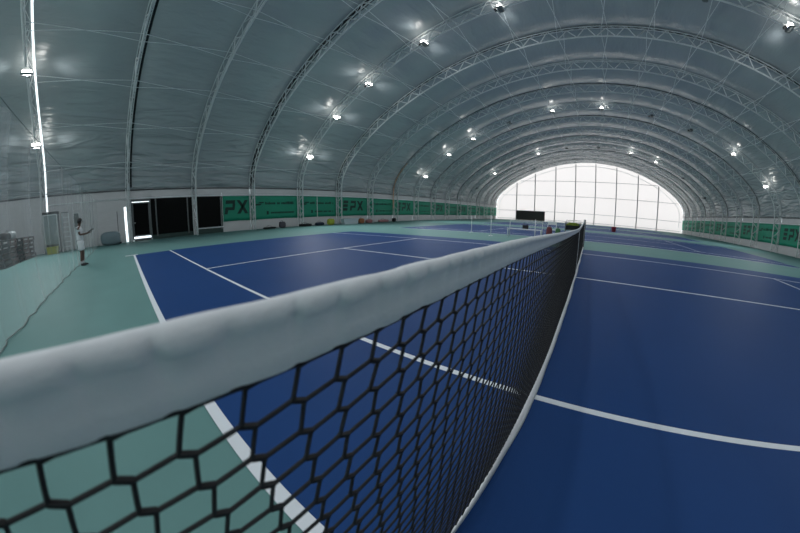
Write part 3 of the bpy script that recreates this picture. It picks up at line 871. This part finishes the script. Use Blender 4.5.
# the dark tablet they hold: top-level, resting in both hands
rk = empty('tablet', (-10.966, -1.405, 1.021), math.radians(84)); tag(rk, 'dark tablet held out in both hands by the person in white', 'tablet')
c_, s_ = math.cos(.45), math.sin(.45)
def sl(x, z): return (x * c_ - z * s_, x * s_ + z * c_)
MB().prism([sl(-.02, -.004), sl(.17, -.004), sl(.17, .006), sl(-.02, .006)], 'y', -.125, .125).build('case', devm, rk)
MB().prism([sl(-.01, .007), sl(.16, .007), sl(.16, .008), sl(-.01, .008)], 'y', -.115, .115).build('screen', MT['black_panel'], rk)

# ------------------------------------------------------------------ cabinet, ladder and stored stacks in the left corner
cb = empty('glass_cabinet', (-20.15, -4.50, 0)); tag(cb, 'tall grey glazed cabinet with something yellow on its bottom shelf, at the left wall', 'cabinet')
# opening faces +x (the hall)
m = MB(); m.box((-.25, -.42, .05), (-.22, .42, 2.1)).box((-.25, -.42, .05), (.25, -.38, 2.1)).box((-.25, .38, .05), (.25, .42, 2.1)).box((-.25, -.42, .05), (.25, .42, .10)); m.build('carcass', MT['frame'], cb)
MB().box((-.26, -.44, 2.1), (.27, .44, 2.24)).build('top_panel', MT['dark'], cb)
for z in (.55, 1.0, 1.45): MB().box((-.22, -.38, z), (.22, .38, z + .02)).build('shelf', MT['frame'], cb)
m = MB(); fr(m, -.42, .42, .1, 2.1, .05, .25, .29); m.build('door', MT['steel'], cb)
gl = mat('cabinet_glass', (0.28, 0.33, 0.33), 0.15, spec=0.6); 
MB().box((.262, -.37, .50), (.270, .37, 2.05)).build('pane', gl, cb)
MB().tube([(.30, .33, .95), (.33, .33, .95), (.33, .33, 1.25), (.30, .33, 1.25)], .009, 6).build('door_handle', MT['white_paint'], cb)
ye = mat('yellow_plastic', (0.42, 0.42, 0.03), 0.5)
yb = empty('yellow_bin', (-20.30, -4.62, 0.10)); tag(yb, 'yellow green bin at the foot of the glazed cabinet', 'bin')
m = MB().prism([(-.30, 0), (.30, 0), (.33, .36), (-.33, .36)], 'x', -.02, .28); bevel(m.build('body', ye, yb), .015)
MB().box((-.03, -.35, .35), (.29, .35, .39)).build('rim', ye, yb)
yb.location = (-19.84, -4.50, 0.0)
la = empty('step_ladder', (-20.45, -3.72, 0)); tag(la, 'silver step ladder standing right of the glazed cabinet', 'ladder')
for s_ in (1, -1):
    MB().tube([(.25, s_ * .28, 0), (.0, s_ * .19, 2.15)], .028, 6).build('rail', MT['white_paint'], la)
    MB().tube([(-.30, s_ * .26, 0), (-.02, s_ * .18, 2.12)], .020, 6).build('rear_leg', MT['white_paint'], la)
for q in range(7):
    t = (q + 1) / 8; x = .25 * (1 - t); hw_ = .28 - .09 * t
    MB().box((x - .05, -hw_, 2.15 * t - .02), (x + .05, hw_, 2.15 * t + .02)).build('step', MT['white_paint'], la)
MB().box((-.06, -.2, 2.12), (.06, .2, 2.18)).build('top_cap', MT['frame'], la)
sh = empty('leaning_panel', (-20.75, -3.10, 0)); tag(sh, 'narrow grey panel leaning on the wall right of the step ladder', 'panel')
bevel(MB().box((0, -.16, 0), (.03, .16, 2.05)).build('sheet', MT['frame'], sh), .005)
m = MB(); fr(m, -.18, .18, 0, 2.08, .03, -.01, .045); m.build('edge_frame', MT['steel'], sh)

brown = mat('brown_crate', (0.10, 0.065, 0.06), 0.7, var=0.3, vscale=4)
dgrey = mat('dark_grey_crate', (0.025, 0.03, 0.033), 0.7, var=0.3, vscale=4)
pink = mat('faded_pink_crate', (0.19, 0.125, 0.12), 0.7, var=0.2, vscale=4)
def crate_proto(L, W, H, m_):
    r = empty('crate')
    t = .02
    MB().box((-L / 2, -W / 2, 0), (L / 2, W / 2, t)).build('bottom', m_, r)
    m = MB()
    for x0, y0, x1, y1 in ((-L / 2, -W / 2, L / 2, -W / 2 + t), (-L / 2, W / 2 - t, L / 2, W / 2), (-L / 2, -W / 2 + t, -L / 2 + t, W / 2 - t), (L / 2 - t, -W / 2 + t, L / 2, W / 2 - t)):
        for z0, z1 in ((t, H * .24), (H * .66, H)): m.box((x0, y0, z0), (x1, y1, z1))
    for sx in (-1, 1):
        for sy in (-1, 1): m.box((sx * (L / 2 - .03) - .03, sy * (W / 2 - .03) - .03, t), (sx * (L / 2 - .03) + .03, sy * (W / 2 - .03) + .03, H))
    m.build('slatted_side', m_, r)
    return r
stk = [(-19.65, 'brown', brown, 5, 'right hand brown stack'), (-18.55, 'pink', pink, 5, 'pinkish stack'), (-17.45, 'dark', dgrey, 5, 'dark stack'), (-16.35, 'darkb', brown, 5, 'left hand brown stack'), (-15.25, 'darkc', dgrey, 5, 'leftmost dark stack')]
OR2 = ['bottom', 'second from the floor', 'third from the floor', 'fourth from the floor', 'fifth from the floor']
for x, nm, m_, n_, lab in stk:
    pt = None
    for k in range(n_):
        o = crate_proto(.96, .80, .215, m_) if pt is None else copy_tree(pt)
        if pt is None: pt = o
        o.location = (x + .03 * math.sin(k * 2.1 + x), -6.02 + .03 * math.cos(k * 1.7), k * .22); o.rotation_euler.z = .05 * math.sin(k * 3 + x)
        tag(o, 'slatted crate, %s, %s behind the divider curtain' % (OR2[k], lab), 'crate', 'slatted crates stacked in the left corner')
def soft_bag(name, loc, size, m_, label, cat='bag', rz=0, strap=True, seed=0, zip_=True):
    r = empty(name, loc, rz); tag(r, label, cat)
    a, b, c = size; rows = []
    for j in range(11):
        ph = PI * j / 10; row = []
        for i in range(21):
            th = 2 * PI * i / 20
            cx, sx = math.cos(th), math.sin(th)
            px = math.copysign(abs(cx) ** .55, cx) * math.sin(ph) ** .5; py = math.copysign(abs(sx) ** .7, sx) * math.sin(ph) ** .5
            nz = 1 + .07 * noise.noise(Vector((px * 2 + seed, py * 2, ph)))
            row.append((a / 2 * px * nz, b / 2 * py * nz, c / 2 * (1 + math.copysign(abs(math.cos(ph)) ** .7, math.cos(ph)))))
        rows.append(row)
    MB().grid(rows).build('body', m_, r, True)
    if zip_: MB().box((-a * .36, -.012, c * .985), (a * .36, .012, c * 1.01)).build('zip', MT['steel'], r)
    if strap:
        pts = [(-a * .25 + a * .5 * i / 10, b * .22, c * .92 + .12 * math.sin(PI * i / 10)) for i in range(11)]
        MB().tube(pts, .012, 5).build('handle', MT['dark'], r, True)
    return r
wbag = mat('white_plastic_sack', (0.48, 0.52, 0.53), 0.5, bump=.5, bscale=8)
soft_bag('sack', (-17.45, -6.0, 1.10), (.45, .4, .34), wbag, 'white sack lying on the dark crate stack', 'sack', strap=False, seed=3, zip_=False)
bpk = mat('black_cloth', (0.014, 0.017, 0.018), 0.85, bump=.3, bscale=20)
soft_bag('bag', (-16.4, -6.0, 1.10), (.8, .5, .30), bpk, 'black bag lying on the left hand brown crate stack', seed=9)
# storage rack at the left edge
rk2 = empty('storage_rack', (-18.0, -8.6, 0)); tag(rk2, 'tall dark storage rack with shelves behind the crates', 'rack')
for x in (-1.6, 1.6):
    for y in (-.35, .35): MB().box((x - .03, y - .03, 0), (x + .03, y + .03, 3.0)).build('upright', MT['frame'], rk2)
for z in (.4, 1.2, 2.0, 2.8): MB().box((-1.62, -.38, z), (1.62, .38, z + .05)).build('shelf', MT['frame'], rk2)
for x0, z0, w2, h2, mm in ((-1.4, .45, .9, .5, dgrey), (-.3, .45, 1.0, .6, brown), (.9, .45, .6, .5, dgrey), (-1.3, 1.25, 1.2, .5, dgrey), (.2, 1.25, 1.1, .55, pink), (-1.2, 2.05, 1.4, .5, dgrey), (.5, 2.05, .9, .6, brown)):
    o = empty('storage_box', (-18.0 + x0 + w2 / 2, -8.6, z0)); 
    bevel(MB().box((-w2 / 2, -.28, 0), (w2 / 2, .28, h2)).build('box_body', mm, o), .01)
    MB().box((-w2 / 2 - .01, -.29, h2 - .08), (w2 / 2 + .01, .29, h2 - .02)).build('lid', mm, o)
    tag(o, '%s box on the %s shelf of the dark storage rack, %s' % ('pinkish' if mm is pink else 'brown' if mm is brown else 'dark grey', {.45: 'lowest', 1.25: 'middle', 2.05: 'upper'}[z0], 'left end' if x0 < -1 else ('middle' if x0 < .15 and z0 < 1 else 'right end')), 'box', 'boxes on the storage rack')
# tarp bundle and hanging tool left of the door
tarp = mat('blue_grey_plastic_sheet', (0.24, 0.31, 0.34), 0.35, bump=.6, bscale=5)
soft_bag('covered_cart', (-20.35, -1.10, 0.0), (.8, 1.25, .80), tarp, 'blue grey sheeted cart standing left of the black door', 'cart', strap=False, seed=5, zip_=False)
tl = empty('broom', (-21.0, -0.62, 0)); tag(tl, 'dark thin broom leaning on the pale wall left of the door slit', 'broom')
MB().tube([(.12, 0, .12), (.0, 0, 1.95)], .02, 6).build('stick', MT['dark'], tl)
MB().prism([(-.16, 0), (.16, 0), (.09, .16), (-.09, .16)], 'x', .08, .15).build('brush_head', MT['dark'], tl)
tl.location.x = -20.95

# ------------------------------------------------------------------ bags and tubs along the left wall
navy = mat('navy_cloth', (0.02, 0.035, 0.06), 0.8); org = mat('orange_cloth', (0.40, 0.16, 0.07), 0.8); pnk = mat('pink_cloth', (0.42, 0.20, 0.20), 0.8)
grey = mat('grey_cloth', (0.10, 0.09, 0.11), 0.8); wht = mat('pale_blue_plastic', (0.55, 0.64, 0.68), 0.5)
H = PI / 2
soft_bag('duffel_bag', (-20.2, 9.95, 0), (1.1, .40, .16), bpk, 'flat black bag on the floor under the small lettering banner', rz=H, seed=1)
soft_bag('backpack', (-20.3, 11.15, 0), (.55, .4, .52), grey, 'upright grey backpack right of the flat black bag', 'bag', rz=H, seed=2)
soft_bag('duffel_bag', (-20.2, 13.3, 0), (1.3, .45, .24), bpk, 'long black bag at the foot of the banner with the pale seam', rz=H, seed=4)
soft_bag('duffel_bag', (-20.1, 14.75, 0), (.9, .40, .30), navy, 'navy bag between the long black bag and the yellow bag', rz=H, seed=6)
soft_bag('tote_bag', (-19.9, 15.85, 0), (.75, .45, .56), mat('lime_cloth', (0.42, 0.47, 0.05), .7), 'lime yellow bag by the left foot of the widest white truss', rz=H, seed=7)
wc = empty('white_crate', (-19.7, 18.0, 0), 0); tag(wc, 'pale blue white crate on the floor right of the lime bag', 'crate')
m = MB(); m.prism([(-.85, 0), (.85, 0), (.92, .48), (-.92, .48)], 'x', -.25, .25); bevel(m.build('body', wht, wc), .02)
MB().box((-.29, -.95, .44), (.29, .95, .52)).build('rim', wht, wc)
soft_bag('duffel_bag', (-19.9, 19.75, 0), (.7, .40, .50), org, 'orange bag right of the white crate', rz=H, seed=8)
soft_bag('duffel_bag', (-19.9, 20.85, 0), (.9, .40, .38), pnk, 'pink bag right of the orange bag', rz=H, seed=11)
soft_bag('duffel_bag', (-20.1, 23.4, 0), (1.7, .40, .30), pnk, 'long faded pink bag farther along the left wall', rz=H, seed=12)
soft_bag('backpack', (-19.9, 25.0, 0), (.5, .35, .45), bpk, 'small black backpack right of the long faded pink bag', rz=H, seed=13)

# ------------------------------------------------------------------ between the courts: bench, posts, ball cart, bags
bn = empty('court_bench', (-2.95, 14.25, 0)); tag(bn, 'white tubular bench between the two blue courts', 'bench')
for x in (-.85, .85):
    MB().tube([(x, -.16, 0), (x, -.16, .36), (x, -.13, .39), (x, .16, .39), (x, .18, 0.0)], .024, 8).build('leg_frame', MT['white_paint'], bn, True)
for x in (-.85, .85): MB().tube([(x, .20, .40), (x, .26, .80)], .011, 6).build('back_post', MT['white_paint'], bn)
MB().tube([(-.88, .26, .80), (.88, .26, .80)], .011, 6).build('back_rail', MT['white_paint'], bn)
for y in (-.10, 0, .10): bevel(MB().box((-.88, y - .04, .40), (.88, y + .04, .425)).build('slat', MT['white_paint'], bn), .006)
def post(x, y, h, label):
    r = empty('court_pole', (x, y, 0)); tag(r, label, 'pole', 'thin white poles between the courts')
    MB().tube([(0, 0, .02), (0, 0, h)], [.020, .016], 8).build('shaft', MT['white_paint'], r, True)
    MB().tube([(0, 0, 0), (0, 0, .025)], .11, 14).build('base', MT['white_paint'], r)
post(-4.55, 13.6, 1.05, 'thin white pole left of the white bench')
post(-2.28, 13.45, .95, 'thin white pole in front of the white bench')
post(-6.3, 15.2, .95, 'leftmost thin white pole between the courts')
ball_m = mat('tennis_ball_felt', (0.42, 0.55, 0.05), .9)
def ball_cart(loc, label, n, w2=.33, rail=True, h=.62):
    r = empty('ball_cart', loc); tag(r, label, 'cart')
    m = MB()
    for z in [h - .34 + .042 * q for q in range(9)]:
        m.tube([(-w2, -.25, z), (w2, -.25, z), (w2, .25, z), (-w2, .25, z)], .008, 4, closed=True)
    for q in range(9):
        x = -w2 + 2 * w2 * q / 8
        for y in (-.25, .25): m.tube([(x, y, h - .34), (x, y, h)], .006, 4)
    m.build('basket', MT['dark'], r)
    MB().box((-w2 + .01, -.24, h - .35), (w2 - .01, .24, h - .33)).build('basket_floor', MT['dark'], r)
    if rail:
        for x in (-w2, w2):
            for y in (-.25, .25):
                MB().tube([(x, y, .07), (x, y, h + .02)], .014, 6).build('leg', MT['white_paint'] if x > 9 else MT['frame'], r)
                wv = MB().tube([(x - .02, y, .045), (x + .02, y, .045)], .045, 12).build('wheel', MT['dark'], r, True)
        MB().tube([(-w2, .25, h), (-w2, .28, h + .10), (w2, .28, h + .10), (w2, .25, h)], .012, 6).build('push_bar', MT['frame'], r, True)
    return r
ball_cart((-.58, 14.3, 0), 'black ball cart full of tennis balls beside the far net post', 0, w2=.36, h=.90)
bp = MB().ball((0, 0, 0), .033, 10, 7).mesh('tennis_ball', ball_m, True)
rnd = random.Random(3)
cnt = 0
for lay, (nx, ny) in enumerate(((9, 6), (8, 5), (6, 4))):
    for i in range(nx):
        for j in range(ny):
            o = D.objects.new('tennis_ball', bp); COL.objects.link(o)
            o.location = (-.60 + (i - (nx - 1) / 2) * .068 + rnd.uniform(-.003, .003), 14.3 + (j - (ny - 1) / 2) * .068, .79 + .045 * lay)
            tag(o, 'yellow green tennis ball lying in the black ball cart', 'ball', 'tennis balls in the ball cart')
MB().box((-.33, -.235, .58), (.33, .235, .755)).build('ball_tray', MT['dark'], [o for o in D.objects if o.name.startswith('ball_cart')][0])
redm = mat('dark_red_cloth', (0.14, 0.03, 0.035), .8); grn = mat('green_cloth', (0.05, 0.16, 0.06), .8)
soft_bag('tennis_bag', (-1.75, 14.5, 0), (.30, .28, .62), redm, 'dark red bag standing between the bench and the ball cart', seed=21)
soft_bag('tennis_bag', (-1.32, 14.55, 0), (.26, .26, .58), grn, 'green bag standing between the dark red bag and the ball cart', seed=22)
ch = empty('folding_chair', (-1.7, 15.05, 0)); tag(ch, 'pale metal folding chair behind the red and green bags', 'chair')
for s_ in (-.22, .22):
    MB().tube([(s_, -.22, 0), (s_, .18, .88)], .012, 6).build('leg', MT['white_paint'], ch)
    MB().tube([(s_, .22, 0), (s_, -.18, .45)], .012, 6).build('leg', MT['white_paint'], ch)
bevel(MB().box((-.23, -.20, .44), (.23, .16, .465)).build('seat', MT['white_paint'], ch), .008)
bevel(MB().box((-.23, .12, .70), (.23, .15, .88)).build('backrest', MT['white_paint'], ch), .008)
# ball basket on the second court, red bucket far right
bb = empty('ball_basket', (-4.52, 21.7, 0)); tag(bb, 'small black ball basket standing on the second blue court', 'basket')
m = MB()
for z in (.10, .16, .22, .28, .34, .40): m.tube([(-.19, -.15, z), (.19, -.15, z), (.19, .15, z), (-.19, .15, z)], .010, 4, closed=True)
for q in range(7):
    for y in (-.15, .15): m.tube([(-.19 + .38 * q / 6, y, .10), (-.19 + .38 * q / 6, y, .41)], .010, 4)
m.box((-.19, -.15, .10), (.19, .15, .36)); m.build('wire_cage', MT['dark'], bb)
for sx in (-.17, .17):
    for sy in (-.13, .13): MB().tube([(sx, sy, 0), (sx, sy, .12)], .01, 5).build('leg', MT['dark'], bb)
MB().tube([(-.19, 0, .40), (-.1, 0, .48), (.1, 0, .48), (.19, 0, .40)], .010, 5).build('handle', MT['dark'], bb)
rb_ = empty('red_bucket', (2.85, 33.4, 0)); tag(rb_, 'small red bucket on the far court, right of the tennis net', 'bucket')
redp = mat('red_plastic', (0.45, 0.05, 0.06), .5)
rows = [[(a * math.cos(2 * PI * i / 18), a * math.sin(2 * PI * i / 18), z) for i in range(19)] for a, z in ((.001, .01), (.20, .01), (.27, .52), (.29, .53), (.26, .51), (.19, .03))]
MB().grid(rows).build('pail', redp, rb_, True)
MB().tube([(-.27, 0, .50), (-.2, 0, .70), (.2, 0, .70), (.27, 0, .50)], .012, 5).build('handle', MT['steel'], rb_, True)

# ------------------------------------------------------------------ sub-parts: pieces that sit on a part of their thing
SUB = {'pane': 'door', 'zip': 'body', 'pupil': 'eye', 'strap_buckle': 'centre_strap', 'door_glass': 'door_leaf', 'small_print': 'cloth', 'letter': 'cloth',
       'wheel': 'leg', 'screen': 'case', 'strings': 'frame', 'cap': 'pole', 'basket_floor': 'basket', 'nose': 'body', 'mouth': 'body', 'ear': 'body', 'sock': 'shoe', 'lacing_cord': 'head_tape'}
for o in list(COL.objects):
    base = o.name.split('.')[0]
    if o.parent and o.parent.type == 'EMPTY' and (base in SUB or base == 'door_handle'):
        want = SUB.get(base, 'door' if o.parent.name.startswith('glass') else 'door_leaf')
        sib = [c for c in o.parent.children if c.name.split('.')[0] == want]
        if base in ('pupil', 'sock', 'wheel'):
            used = [c for c in sib if not c.children]
            sib = used or sib
        if sib: o.parent = sib[0]
